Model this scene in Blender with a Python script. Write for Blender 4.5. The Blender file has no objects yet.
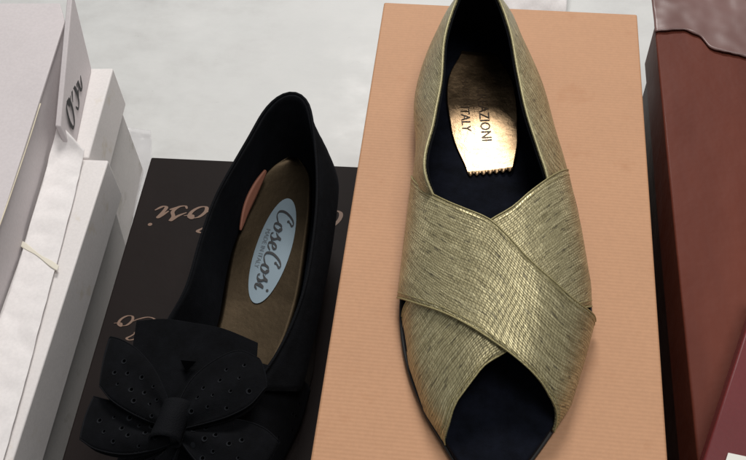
import bpy, bmesh, math, random
from mathutils import Vector, Matrix, noise
S = bpy.context.scene
C = S.collection
# ---------------- camera, world, lamps, exposure ----------------
cam_d = bpy.data.cameras.new("camera"); cam = bpy.data.objects.new("camera", cam_d); C.objects.link(cam); S.camera = cam
cam.matrix_world = Matrix(((0.99272, -0.070979, 0.097308, 0.064721), (0.114439, 0.80777, -0.578283, -0.168867),
                           (-0.037557, 0.585209, 0.810012, 0.632052), (0, 0, 0, 1)))
cam_d.sensor_width = 36; cam_d.lens = 950 / 746 * 36; cam_d.clip_start = .01; cam_d.clip_end = 100
w = bpy.data.worlds.new("World"); S.world = w; w.use_nodes = True
w.node_tree.nodes['Background'].inputs[0].default_value = (.93, .97, 1, 1)
w.node_tree.nodes['Background'].inputs[1].default_value = .19
def lamp(name, loc, target, size, sy, power, col):
    d = bpy.data.lights.new(name, 'AREA'); d.shape = 'RECTANGLE'; d.size = size; d.size_y = sy; d.energy = power; d.color = col
    o = bpy.data.objects.new(name, d); C.objects.link(o); o.location = loc
    o.rotation_euler = (Vector(target) - Vector(loc)).to_track_quat('-Z', 'Y').to_euler(); return o
lamp("ceiling_light", (-.10, 2.15, 2.2), (0, .2, .1), .8, .6, 51, (1, .975, .94))
lamp("ceiling_light", (.60, .1, 2.5), (0, .15, .1), 1.0, .8, 20, (1, .985, .96))
S.view_settings.view_transform = 'Standard'; S.view_settings.look = 'None'; S.view_settings.gamma = 1; S.view_settings.exposure = 0
S.view_settings.use_curve_mapping = False
S.cycles.use_denoising = True
D = {
 'over_top': [[-1.5,0.16963],[-1.42313,0.1656],[-1.34627,0.16146],[-1.26941,0.15724],[-1.19256,0.15303],[-1.11569,0.14886],[-1.03883,0.1448],[-0.96196,0.14091],[-0.88508,0.13723],[-0.80818,0.13383],[-0.73127,0.1307],[-0.65436,0.12774],[-0.57744,0.12499],[-0.5005,0.12253],[-0.42356,0.12036],[-0.34662,0.1183],[-0.26967,0.11648],[-0.19271,0.11474],[-0.11577,0.11256],[-0.03887,0.10942],[0.038,0.10546],[0.11486,0.10119],[0.19172,0.0971],[0.26862,0.09369],[0.34554,0.09088],[0.42247,0.08843],[0.49942,0.0863],[0.57638,0.08448],[0.65333,0.08294],[0.73029,0.08167],[0.80725,0.08075],[0.88421,0.08032],[0.96118,0.0803],[1.03815,0.0806],[1.11513,0.08114],[1.1921,0.08182],[1.26908,0.08257],[1.34605,0.08329],[1.42303,0.0839],[1.5,0.08431]],
 'over_bot': [[-1.5,0.08904],[-1.42308,0.08702],[-1.34617,0.08497],[-1.26925,0.08291],[-1.19234,0.08085],[-1.11542,0.07882],[-1.03851,0.07682],[-0.96159,0.07487],[-0.88467,0.07298],[-0.80775,0.07119],[-0.73082,0.06947],[-0.6539,0.06778],[-0.57698,0.06605],[-0.50005,0.06426],[-0.42313,0.06244],[-0.34621,0.06058],[-0.26929,0.05869],[-0.19238,0.05676],[-0.11546,0.05478],[-0.03854,0.05282],[0.03838,0.05087],[0.11529,0.04894],[0.19221,0.04704],[0.26913,0.04515],[0.34605,0.04328],[0.42297,0.04146],[0.4999,0.03963],[0.57682,0.0378],[0.65374,0.03604],[0.73066,0.03441],[0.80759,0.03299],[0.88453,0.03183],[0.96146,0.03081],[1.0384,0.02985],[1.11534,0.02883],[1.19227,0.02767],[1.2692,0.02646],[1.34614,0.02522],[1.42307,0.02396],[1.5,0.02272]],
 'under_top': [[1.5,0.18036],[1.42309,0.17735],[1.34617,0.17439],[1.26925,0.17147],[1.19233,0.16857],[1.11541,0.16567],[1.03849,0.16276],[0.96158,0.15981],[0.88466,0.15681],[0.80775,0.15375],[0.73084,0.1506],[0.65394,0.14735],[0.57704,0.14398],[0.50015,0.1405],[0.42325,0.13697],[0.34637,0.13332],[0.26949,0.12942],[0.19263,0.12537],[0.11574,0.12182],[0.03882,0.11902],[-0.03812,0.11651],[-0.11504,0.11378],[-0.19195,0.11067],[-0.26886,0.10736],[-0.34576,0.10403],[-0.42266,0.10084],[-0.49958,0.09795],[-0.57651,0.09526],[-0.65344,0.09271],[-0.73038,0.09033],[-0.80732,0.08814],[-0.88427,0.08618],[-0.96122,0.08447],[-1.03818,0.08312],[-1.11514,0.08207],[-1.19211,0.08123],[-1.26909,0.08054],[-1.34606,0.07988],[-1.42303,0.07919],[-1.5,0.07837]],
 'under_bot': [[1.5,0.09321],[1.42307,0.09119],[1.34614,0.08921],[1.26921,0.08723],[1.19228,0.08524],[1.11535,0.08322],[1.03842,0.08114],[0.9615,0.07899],[0.88457,0.07677],[0.80765,0.07457],[0.73073,0.07234],[0.6538,0.07002],[0.57689,0.06753],[0.49998,0.06481],[0.42309,0.06172],[0.34621,0.05825],[0.26933,0.05473],[0.19245,0.05145],[0.11554,0.04872],[0.03862,0.0466],[-0.03832,0.04468],[-0.11524,0.04248],[-0.19214,0.03961],[-0.26903,0.03628],[-0.34591,0.03294],[-0.42281,0.03001],[-0.49972,0.02748],[-0.57665,0.02521],[-0.65358,0.02316],[-0.73051,0.0213],[-0.80745,0.01957],[-0.88438,0.01807],[-0.96133,0.01685],[-1.03828,0.01586],[-1.11523,0.01504],[-1.19218,0.01434],[-1.26914,0.01369],[-1.34609,0.01304],[-1.42305,0.01233],[-1.5,0.01151]],
 'Ls': [[0.06237,0.01151],[0.05133,0.02667],[0.0415,0.05035],[0.03608,0.07373],[0.03377,0.08904],[0.03381,0.13319],[0.03382,0.16963],[0.03316,0.19661]],
 'Rs': [[0.11011,0.02221],[0.11846,0.03684],[0.12533,0.06163],[0.13108,0.08548],[0.13091,0.10278],[0.12627,0.13664],[0.11796,0.18036],[0.11,0.21376]],
 'g_top': [[0.05765,0.11473,0.238],[0.05569,0.11788,0.23903],[0.05371,0.12105,0.24],[0.05175,0.12419,0.24103],[0.04982,0.12727,0.24226],[0.04793,0.1302,0.24382],[0.04598,0.13296,0.24579],[0.04411,0.13568,0.24787],[0.04253,0.13856,0.24971],[0.04143,0.14174,0.25107],[0.0408,0.14517,0.25204],[0.04057,0.14883,0.25269],[0.04066,0.15265,0.25308],[0.04099,0.15659,0.25329],[0.04148,0.16062,0.25338],[0.04205,0.16467,0.25342],[0.04263,0.16872,0.2535],[0.04312,0.1727,0.25366],[0.04345,0.17658,0.25399],[0.0437,0.18038,0.25443],[0.04401,0.18419,0.25486],[0.04435,0.18799,0.25531],[0.04469,0.19179,0.25576],[0.04499,0.19559,0.25623],[0.04523,0.19938,0.25673],[0.04538,0.20318,0.25725],[0.04539,0.20698,0.25781],[0.04529,0.21078,0.25839],[0.04514,0.21459,0.259],[0.04498,0.21839,0.25962],[0.04487,0.22218,0.26025],[0.04486,0.22596,0.26089],[0.04499,0.22973,0.26154],[0.04531,0.23349,0.26217],[0.04575,0.23728,0.26272],[0.04628,0.24109,0.2632],[0.04691,0.24487,0.26372],[0.04765,0.2486,0.26435],[0.0485,0.25224,0.26519],[0.04949,0.25575,0.26631],[0.05052,0.25916,0.26779],[0.05173,0.26248,0.26932],[0.05329,0.26578,0.27054],[0.05512,0.26912,0.27154],[0.05782,0.2717,0.27222],[0.06132,0.27314,0.2725],[0.065,0.2719,0.27214],[0.06772,0.26944,0.27142],[0.06968,0.26617,0.27033],[0.07169,0.26332,0.26872],[0.07358,0.26058,0.26676],[0.07528,0.25755,0.26525],[0.07675,0.25419,0.2642],[0.07805,0.25062,0.26344],[0.07923,0.24696,0.26282],[0.08034,0.2433,0.26218],[0.0814,0.23969,0.26144],[0.08231,0.23603,0.26075],[0.08311,0.23234,0.2601],[0.08382,0.22861,0.25948],[0.08448,0.22487,0.25889],[0.08512,0.22111,0.25833],[0.08577,0.21735,0.2578],[0.08646,0.2136,0.25728],[0.08721,0.20987,0.25679],[0.08795,0.20612,0.25636],[0.08867,0.20237,0.25597],[0.0894,0.19861,0.25562],[0.09014,0.19486,0.25526],[0.09094,0.19112,0.25487],[0.0918,0.18741,0.25444],[0.09275,0.18373,0.25393],[0.0938,0.18009,0.25335],[0.09493,0.17647,0.25274],[0.09611,0.17287,0.25208],[0.09731,0.16929,0.2514],[0.09852,0.16571,0.2507],[0.0997,0.16212,0.24998],[0.10092,0.15851,0.24936],[0.10217,0.15489,0.24877],[0.10335,0.15131,0.24801],[0.10435,0.14783,0.24687],[0.10528,0.14453,0.24512],[0.10609,0.14132,0.24301],[0.1066,0.13808,0.24098],[0.10658,0.13468,0.23945],[0.10595,0.13112,0.23837],[0.10491,0.12747,0.23755],[0.10374,0.12379,0.23681],[0.10268,0.12014,0.236]],
 'g_mid': [[0.03789,0.10653,0.222],[0.03784,0.11095,0.22219],[0.03781,0.11536,0.22236],[0.03777,0.11978,0.22254],[0.03768,0.12419,0.22275],[0.0375,0.12859,0.22301],[0.03717,0.13298,0.22334],[0.0367,0.13735,0.22373],[0.03614,0.14172,0.22416],[0.03556,0.14608,0.22462],[0.035,0.15044,0.22508],[0.03453,0.15481,0.22552],[0.03419,0.15919,0.22593],[0.03404,0.16358,0.22629],[0.03405,0.16799,0.22664],[0.03414,0.1724,0.22698],[0.03424,0.17681,0.22731],[0.03425,0.18121,0.22763],[0.0341,0.18561,0.22797],[0.03369,0.18999,0.2283],[0.03306,0.19435,0.22862],[0.03232,0.19871,0.22895],[0.03159,0.20307,0.22927],[0.03099,0.20744,0.2296],[0.03063,0.21181,0.22994],[0.03055,0.2162,0.23028],[0.03062,0.22061,0.23061],[0.03084,0.22502,0.23095],[0.03119,0.22942,0.23131],[0.03166,0.2338,0.23171],[0.03223,0.23815,0.23216],[0.03291,0.24247,0.23268],[0.03372,0.24679,0.23324],[0.03465,0.25108,0.23385],[0.03568,0.25534,0.23447],[0.03683,0.25957,0.23511],[0.03809,0.26376,0.23574],[0.03939,0.26795,0.23635],[0.04064,0.27224,0.23697],[0.04223,0.27631,0.2376],[0.04454,0.27991,0.23831],[0.04753,0.28319,0.23917],[0.05099,0.2859,0.23988],[0.05489,0.28784,0.24014],[0.05925,0.2891,0.24007],[0.06362,0.2895,0.24],[0.06802,0.2889,0.2401],[0.07232,0.2875,0.24013],[0.07621,0.28554,0.23978],[0.07977,0.28291,0.23901],[0.08286,0.27979,0.23817],[0.0852,0.27624,0.2375],[0.08683,0.27216,0.23689],[0.08824,0.26791,0.23631],[0.08984,0.26381,0.23572],[0.09152,0.25977,0.23513],[0.09321,0.25572,0.23455],[0.09487,0.25166,0.23397],[0.09649,0.24759,0.23341],[0.09804,0.24349,0.23288],[0.09951,0.23936,0.23237],[0.10085,0.23519,0.23189],[0.10205,0.23097,0.23146],[0.10313,0.22671,0.23108],[0.10411,0.22242,0.23072],[0.10504,0.21811,0.23038],[0.10594,0.21379,0.23004],[0.10685,0.20947,0.22969],[0.10779,0.20517,0.22932],[0.10881,0.20089,0.22891],[0.10991,0.19663,0.22846],[0.11105,0.19239,0.22799],[0.11221,0.18815,0.22751],[0.11333,0.1839,0.22703],[0.11438,0.17964,0.22657],[0.11533,0.17535,0.22613],[0.11614,0.17104,0.22572],[0.1168,0.1667,0.22533],[0.11735,0.16234,0.22494],[0.11782,0.15796,0.22458],[0.11824,0.15357,0.22423],[0.11864,0.14918,0.22389],[0.11905,0.14478,0.22358],[0.1195,0.14039,0.22329],[0.12003,0.13601,0.22302],[0.12062,0.13165,0.22279],[0.12123,0.12728,0.22258],[0.12186,0.12291,0.22238],[0.1225,0.11854,0.2222],[0.12312,0.11418,0.222]],
 's_l': [[0.06477,0.0063,0.209],[0.05951,0.01427,0.209],[0.05141,0.02632,0.209],[0.04113,0.04846,0.209],[0.03485,0.07183,0.209],[0.03273,0.09333,0.209],[0.03274,0.13822,0.209],[0.03286,0.17381,0.209],[0.03263,0.20276,0.209],[0.02943,0.23247,0.209],[0.03143,0.26719,0.209]],
 's_r': [[0.09686,0.27217,0.209],[0.10648,0.23857,0.209],[0.11256,0.2093,0.209],[0.1194,0.18111,0.209],[0.12629,0.14642,0.209],[0.13099,0.10726,0.209],[0.13158,0.08379,0.209],[0.12728,0.06223,0.209],[0.12031,0.03828,0.209],[0.11369,0.02571,0.209],[0.1077,0.01553,0.209]],
 'b_top': [[-0.11142,0.07252,0.147],[-0.11094,0.07714,0.14746],[-0.11059,0.08181,0.14784],[-0.11022,0.08648,0.14823],[-0.10967,0.09107,0.14874],[-0.10879,0.09551,0.14947],[-0.10741,0.09973,0.15052],[-0.10548,0.10371,0.15192],[-0.10337,0.10762,0.15344],[-0.10152,0.11162,0.15486],[-0.10019,0.11582,0.15606],[-0.09926,0.12017,0.15712],[-0.09865,0.12464,0.15808],[-0.09826,0.1292,0.15895],[-0.09803,0.13381,0.15976],[-0.09786,0.13846,0.16053],[-0.09768,0.14311,0.16129],[-0.0974,0.14773,0.16207],[-0.09693,0.15229,0.16288],[-0.09634,0.15682,0.1637],[-0.09578,0.16137,0.16449],[-0.09521,0.16593,0.16527],[-0.09456,0.17046,0.16606],[-0.09378,0.17495,0.16688],[-0.09281,0.17938,0.16775],[-0.0916,0.18374,0.1687],[-0.09017,0.18803,0.16971],[-0.0886,0.19227,0.17076],[-0.08698,0.1965,0.17181],[-0.08537,0.20073,0.17284],[-0.08379,0.20498,0.17384],[-0.0822,0.20922,0.17482],[-0.08058,0.21346,0.17579],[-0.07896,0.21769,0.17677],[-0.07733,0.22191,0.17776],[-0.07578,0.2262,0.17877],[-0.07442,0.2306,0.17977],[-0.07302,0.23497,0.18079],[-0.07133,0.23916,0.18183],[-0.06913,0.243,0.18291],[-0.06642,0.24668,0.18406],[-0.06331,0.25004,0.18524],[-0.05956,0.25234,0.18634],[-0.05504,0.25364,0.1875],[-0.05061,0.25343,0.18803],[-0.04639,0.25134,0.18763],[-0.04281,0.24834,0.18694],[-0.04046,0.24462,0.18622],[-0.03896,0.2402,0.18536],[-0.03776,0.23559,0.18443],[-0.0364,0.23123,0.18347],[-0.03515,0.22689,0.18242],[-0.03405,0.22252,0.18133],[-0.03303,0.21813,0.18022],[-0.03205,0.21372,0.17914],[-0.03109,0.2093,0.17811],[-0.03018,0.20486,0.1771],[-0.02933,0.20041,0.17611],[-0.02855,0.19594,0.17513],[-0.02785,0.19146,0.17415],[-0.02723,0.18697,0.17317],[-0.02672,0.18248,0.1722],[-0.02629,0.17796,0.17123],[-0.02595,0.17343,0.17027],[-0.02569,0.1689,0.16931],[-0.0255,0.16436,0.16835],[-0.02537,0.15982,0.16738],[-0.0253,0.15529,0.16641],[-0.02526,0.15076,0.16542],[-0.02524,0.14622,0.1644],[-0.02526,0.14169,0.16338],[-0.02535,0.13715,0.16235],[-0.02553,0.13263,0.16132],[-0.02584,0.12811,0.16032],[-0.02631,0.12361,0.15934],[-0.02694,0.11913,0.15839],[-0.0277,0.11465,0.15744],[-0.02858,0.11018,0.15651],[-0.02959,0.10573,0.15561],[-0.03073,0.10131,0.15475],[-0.032,0.09693,0.15395],[-0.03338,0.09257,0.15318],[-0.03486,0.08823,0.15244],[-0.03647,0.08391,0.15174],[-0.03823,0.07965,0.1511],[-0.04015,0.07546,0.15052],[-0.04226,0.07136,0.15003],[-0.04459,0.06739,0.14964],[-0.0471,0.06349,0.14932],[-0.0496,0.0596,0.149]],
 'b_ins': [[-0.09365,0.06751,0.111],[-0.09286,0.07368,0.11123],[-0.09207,0.07984,0.11145],[-0.09128,0.08601,0.11168],[-0.09049,0.09217,0.11191],[-0.08967,0.09834,0.11214],[-0.08874,0.1045,0.11236],[-0.08787,0.11066,0.1126],[-0.08722,0.11683,0.11287],[-0.08696,0.12302,0.1132],[-0.08712,0.12922,0.11357],[-0.08749,0.13542,0.11397],[-0.08792,0.14163,0.11444],[-0.08819,0.14782,0.11498],[-0.08838,0.15402,0.11558],[-0.08858,0.16022,0.11625],[-0.08864,0.16641,0.11699],[-0.0884,0.17255,0.11783],[-0.08777,0.17864,0.1188],[-0.08681,0.18469,0.11989],[-0.08567,0.19072,0.12104],[-0.08448,0.19672,0.12216],[-0.0834,0.2028,0.12327],[-0.08235,0.20891,0.12438],[-0.08114,0.21497,0.12549],[-0.07958,0.22088,0.12661],[-0.07747,0.22656,0.12771],[-0.07485,0.23217,0.12885],[-0.07188,0.23776,0.13002],[-0.06794,0.24226,0.13097],[-0.06237,0.2457,0.13167],[-0.0565,0.247,0.132],[-0.05139,0.24396,0.1317],[-0.04705,0.23895,0.13103],[-0.04414,0.23381,0.13015],[-0.04253,0.2279,0.12899],[-0.04164,0.2216,0.12769],[-0.04093,0.21532,0.12637],[-0.0401,0.2093,0.12508],[-0.03959,0.20326,0.12368],[-0.03933,0.1972,0.12225],[-0.03921,0.19111,0.12087],[-0.03912,0.185,0.11963],[-0.03896,0.17888,0.1186],[-0.03876,0.17271,0.11777],[-0.03857,0.16652,0.11708],[-0.03845,0.16032,0.11651],[-0.03843,0.1541,0.11601],[-0.03856,0.1479,0.11553],[-0.0389,0.14171,0.11505],[-0.03943,0.13554,0.11455],[-0.0401,0.12936,0.11407],[-0.04092,0.1232,0.11364],[-0.04192,0.11707,0.11325],[-0.04311,0.11098,0.11292],[-0.04458,0.10496,0.11266],[-0.04627,0.09898,0.11247],[-0.04809,0.09302,0.11232],[-0.04993,0.08707,0.11217],[-0.0517,0.0811,0.112]],
 'lul_a': [[-0.08695,0.03804],[-0.09791,0.05502],[-0.11142,0.06745],[-0.12289,0.07338],[-0.13042,0.07526]],
 'lul_b': [[-0.08631,0.02648],[-0.09652,0.02778],[-0.10865,0.03182],[-0.11909,0.03728],[-0.12747,0.04486]],
 'lll_a': [[-0.08782,0.03036],[-0.10183,0.03541],[-0.11434,0.03834],[-0.1243,0.03976],[-0.13229,0.04198]],
 'lll_b': [[-0.0836,0.01992],[-0.09202,0.01459],[-0.10606,0.01041],[-0.12165,0.01165],[-0.13252,0.01679]],
 'rul_a': [[-0.08262,0.03846],[-0.07815,0.05264],[-0.06898,0.06458],[-0.05604,0.07332],[-0.04418,0.07068]],
 'rul_b': [[-0.07763,0.02676],[-0.06481,0.03031],[-0.05325,0.0349],[-0.04324,0.04229],[-0.0371,0.05358]],
 'rll_a': [[-0.0783,0.02956],[-0.06301,0.03453],[-0.04802,0.03599],[-0.035,0.03323],[-0.02649,0.02781]],
 'rll_b': [[-0.07857,0.02154],[-0.07018,0.01342],[-0.06042,0.00563],[-0.04875,0.00034],[-0.03829,0.00033]],
 'tail_l_a': [[-0.08442,0.02324],[-0.08993,0.01704],[-0.09672,0.01189],[-0.10592,0.00987],[-0.11238,0.0059]],
 'tail_l_b': [[-0.08016,0.01913],[-0.08196,0.00674],[-0.08631,-0.00343],[-0.09086,-0.01027],[-0.09799,-0.01309]],
}
# ---------------- helpers ----------------
def link_mesh(name, bm, mat, parent=None, smooth=True, bevel=0):
    me = bpy.data.meshes.new(name)
    bmesh.ops.recalc_face_normals(bm, faces=bm.faces)
    bm.to_mesh(me); bm.free()
    if smooth:
        for p in me.polygons: p.use_smooth = True
    o = bpy.data.objects.new(name, me); C.objects.link(o)
    if mat: me.materials.append(mat)
    if parent: o.parent = parent
    if bevel:
        b = o.modifiers.new('bevel', 'BEVEL'); b.width = bevel; b.segments = 3; b.limit_method = 'ANGLE'; b.angle_limit = math.radians(40)
        me.set_sharp_from_angle(angle=math.radians(40)) if hasattr(me, 'set_sharp_from_angle') else None
    return o
def thing(name, label, cat, group=None, loc=(0, 0, 0)):
    o = bpy.data.objects.new(name, None); C.objects.link(o); o.empty_display_size = .02
    o['label'] = label; o['category'] = cat
    if group: o['group'] = group
    return o
def tag(o, label, cat, group=None):
    o['label'] = label; o['category'] = cat
    if group: o['group'] = group
    return o
def prism(bm, poly, z0, z1, poly1=None):
    poly1 = poly1 or poly
    a = [bm.verts.new((x, y, z0)) for x, y in poly]; b = [bm.verts.new((x, y, z1)) for x, y in poly1]
    n = len(poly); bm.faces.new(a[::-1]); bm.faces.new(b)
    for i in range(n): bm.faces.new((a[i], a[(i+1) % n], b[(i+1) % n], b[i]))
def cr(P, n):
    P = [Vector(p) for p in P]; d = [0]
    for a, b in zip(P, P[1:]): d.append(d[-1] + max((b-a).length, 1e-9))
    out = []; j = 0
    m = []
    for i in range(len(P)):
        a = max(i-1, 0); b = min(i+1, len(P)-1); m.append((P[b]-P[a]) / (d[b]-d[a]))
    for k in range(n):
        u = d[-1]*k/(n-1)
        while j < len(P)-2 and u > d[j+1]: j += 1
        h = d[j+1]-d[j]; s = (u-d[j])/h
        out.append(P[j]*(2*s**3-3*s*s+1)+m[j]*h*(s**3-2*s*s+s)+P[j+1]*(-2*s**3+3*s*s)+m[j+1]*h*(s**3-s*s))
    return out
def interp(x, X, Y):
    if X[0] > X[-1]: X = X[::-1]; Y = Y[::-1]
    if x <= X[0]: return Y[0]
    for i in range(len(X)-1):
        if x <= X[i+1]:
            t = (x-X[i])/(X[i+1]-X[i]); return Y[i]+(Y[i+1]-Y[i])*t
    return Y[-1]
def normals(G):
    N = []
    for i in range(len(G)):
        r = []
        for j in range(len(G[0])):
            a = G[min(i+1, len(G)-1)][j]-G[max(i-1, 0)][j]; b = G[i][min(j+1, len(G[0])-1)]-G[i][max(j-1, 0)]
            n = a.cross(b); r.append(n.normalized() if n.length > 1e-12 else Vector((0, 0, 1)))
        N.append(r)
    return N
def shell(G, d0, d1, flip=1, uvscale=1):
    """closed sheet: grid G offset by d0 (outer face) and d1 (inner face)"""
    N = normals(G); bm = bmesh.new(); uv = bm.loops.layers.uv.new('UVMap')
    I, J = len(G), len(G[0])
    U = [[0.0]*J for _ in range(I)]; V = [[0.0]*J for _ in range(I)]
    for i in range(I):
        for j in range(J):
            if j: U[i][j] = U[i][j-1]+(G[i][j]-G[i][j-1]).length
            if i: V[i][j] = V[i-1][j]+(G[i][j]-G[i-1][j]).length
    A = [[bm.verts.new(G[i][j]+N[i][j]*flip*d0) for j in range(J)] for i in range(I)]
    B = [[bm.verts.new(G[i][j]+N[i][j]*flip*d1) for j in range(J)] for i in range(I)]
    def face(vs, ij):
        try: f = bm.faces.new(vs)
        except ValueError: return
        for l, (i, j) in zip(f.loops, ij): l[uv].uv = (U[i][j], V[i][j])
    for i in range(I-1):
        for j in range(J-1):
            q = [(i, j), (i+1, j), (i+1, j+1), (i, j+1)]
            face([A[a][b] for a, b in q], q); face([B[a][b] for a, b in q[::-1]], q[::-1])
    ring = [(0, j) for j in range(J)]+[(i, J-1) for i in range(1, I)]+[(I-1, j) for j in range(J-2, -1, -1)]+[(i, 0) for i in range(I-2, 0, -1)]
    for k in range(len(ring)):
        a, b = ring[k], ring[(k+1) % len(ring)]
        face([A[a[0]][a[1]], A[b[0]][b[1]], B[b[0]][b[1]], B[a[0]][a[1]]], [a, b, b, a])
    return bm
def ruled(E0, E1, n):
    return [[E0[j]*(1-i/(n-1))+E1[j]*(i/(n-1)) for j in range(len(E0))] for i in range(n)]
def tube(bm, P, r, seg=8, closed=False):
    rings = []; n = len(P); up = Vector((0, 0, 1))
    for i, p in enumerate(P):
        a = P[(i-1) % n] if closed else P[max(i-1, 0)]; b = P[(i+1) % n] if closed else P[min(i+1, n-1)]
        t = (b-a).normalized(); s = t.cross(up)
        s = s.normalized() if s.length > 1e-4 else Vector((1, 0, 0)); q = s.cross(t)
        rr = r(i/(n-1)) if callable(r) else r
        rings.append([bm.verts.new(p+(s*math.cos(k*math.tau/seg)+q*math.sin(k*math.tau/seg))*rr) for k in range(seg)])
    for i in range(n if closed else n-1):
        a, b = rings[i], rings[(i+1) % n]
        for k in range(seg): bm.faces.new((a[k], a[(k+1) % seg], b[(k+1) % seg], b[k]))
    if not closed: bm.faces.new(rings[0][::-1]); bm.faces.new(rings[-1])
# ---------------- materials ----------------
class M:
    def __init__(s, name):
        s.m = bpy.data.materials.new(name); s.m.use_nodes = True; s.t = s.m.node_tree; s.b = s.t.nodes['Principled BSDF']; s._b = None
    def n(s, typ, **kw):
        o = s.t.nodes.new('ShaderNode'+typ)
        for k, v in kw.items(): setattr(o, k, v)
        return o
    def l(s, a, b): s.t.links.new(a, b)
    def set(s, **kw):
        for k, v in kw.items():
            i = s.b.inputs[k.replace('_', ' ')]
            i.default_value = (*v, 1) if isinstance(v, tuple) and len(v) == 3 else v
        return s
    def coord(s, kind='Object', scale=(1, 1, 1), rot=(0, 0, 0)):
        c = s.n('TexCoord'); mp = s.n('Mapping'); mp.inputs['Scale'].default_value = scale; mp.inputs['Rotation'].default_value = rot
        s.l(c.outputs[kind], mp.inputs[0]); return mp.outputs[0]
    def noise(s, co, scale, detail=4, rough=.55):
        n = s.n('TexNoise'); n.inputs['Scale'].default_value = scale; n.inputs['Detail'].default_value = detail; n.inputs['Roughness'].default_value = rough
        s.l(co, n.inputs['Vector']); return n.outputs['Fac']
    def ramp(s, fac, stops):
        r = s.n('ValToRGB'); e = r.color_ramp.elements
        while len(e) < len(stops): e.new(.5)
        for x, (p, c) in zip(e, stops): x.position = p; x.color = (*c, 1) if len(c) == 3 else c
        s.l(fac, r.inputs[0]); return r.outputs[0]
    def mix(s, fac, a, b, mode='MIX'):
        x = s.n('Mix', data_type='RGBA', blend_type=mode)
        for i, v in ((0, fac), (6, a), (7, b)):
            if hasattr(v, 'links') or hasattr(v, 'is_linked'): s.l(v, x.inputs[i])
            else: x.inputs[i].default_value = v if i == 0 else (*v, 1)
        return x.outputs[2]
    def bump(s, h, strength=.3, dist=.001):
        b = s.n('Bump'); b.inputs['Strength'].default_value = strength; b.inputs['Distance'].default_value = dist
        s.l(h, b.inputs['Height'])
        if s._b: s.l(s._b, b.inputs['Normal'])
        s._b = b.outputs[0]; s.l(b.outputs[0], s.b.inputs['Normal'])
    def color(s, c): s.l(c, s.b.inputs['Base Color'])
def g(v): return (v, v, v)
def mat_card(name, c, var=.08, rough=.6, stain=None, ribs=0, fine=1.0, seed=0):
    m = M(name).set(Roughness=rough); co = m.coord('Object')
    n1 = m.noise(co, 14+seed, 5); a = tuple(x*(1-var) for x in c); b = tuple(min(1, x*(1+var)) for x in c)
    col = m.ramp(n1, [(.3, a), (.7, b)])
    n2 = m.noise(co, 500, 3)
    col = m.mix(.25, col, m.ramp(n2, [(.35, tuple(x*.86 for x in c)), (.65, tuple(min(1, x*1.1) for x in c))]))
    if stain:
        n3 = m.noise(co, 38+seed, 6, .65)
        col = m.mix(m.ramp(n3, [(.60, g(0)), (.74, g(1))]), col, stain)
    m.b.inputs['Specular IOR Level'].default_value = .10 if sum(c) < .1 else .3
    m.color(col); m.bump(n2, .12*fine, .0004); m.bump(m.noise(co, 30, 3), .25, .0015)
    if ribs:
        wv = m.n('TexWave', bands_direction='Y'); wv.inputs['Scale'].default_value = ribs; wv.inputs['Distortion'].default_value = .6
        wv.inputs['Detail'].default_value = 2; wv.inputs['Detail Scale'].default_value = .4
        m.l(co, wv.inputs['Vector']); m.bump(wv.outputs['Fac'], .16, .0003)
        c2 = m.mix(.05, col, m.ramp(wv.outputs['Fac'], [(0, tuple(x*.6 for x in c)), (1, tuple(min(1, x*1.25) for x in c))])); m.color(c2)
    return m.m
def mat_plain(name, c, rough=.5, metal=0, spec=.5, bump=0, bscale=600):
    m = M(name).set(Base_Color=c, Roughness=rough, Metallic=metal)
    m.b.inputs['Specular IOR Level'].default_value = spec
    if bump: m.bump(m.noise(m.coord('Object'), bscale, 4), bump, .0005)
    return m.m
def mat_suede(name, c, sheen=.15):
    m = M(name).set(Roughness=.95); m.b.inputs['Specular IOR Level'].default_value = .12
    m.b.inputs['Sheen Weight'].default_value = sheen; m.b.inputs['Sheen Roughness'].default_value = .45
    m.b.inputs['Sheen Tint'].default_value = (.55, .65, .9, 1)
    co = m.coord('Object'); n = m.noise(co, 90, 6, .7)
    m.color(m.ramp(n, [(.35, tuple(x*.65 for x in c)), (.7, tuple(x*1.7 for x in c))]))
    m.bump(m.noise(co, 1500, 3), .5, .0004); m.bump(m.noise(co, 120, 3), .25, .0012); return m.m
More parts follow.
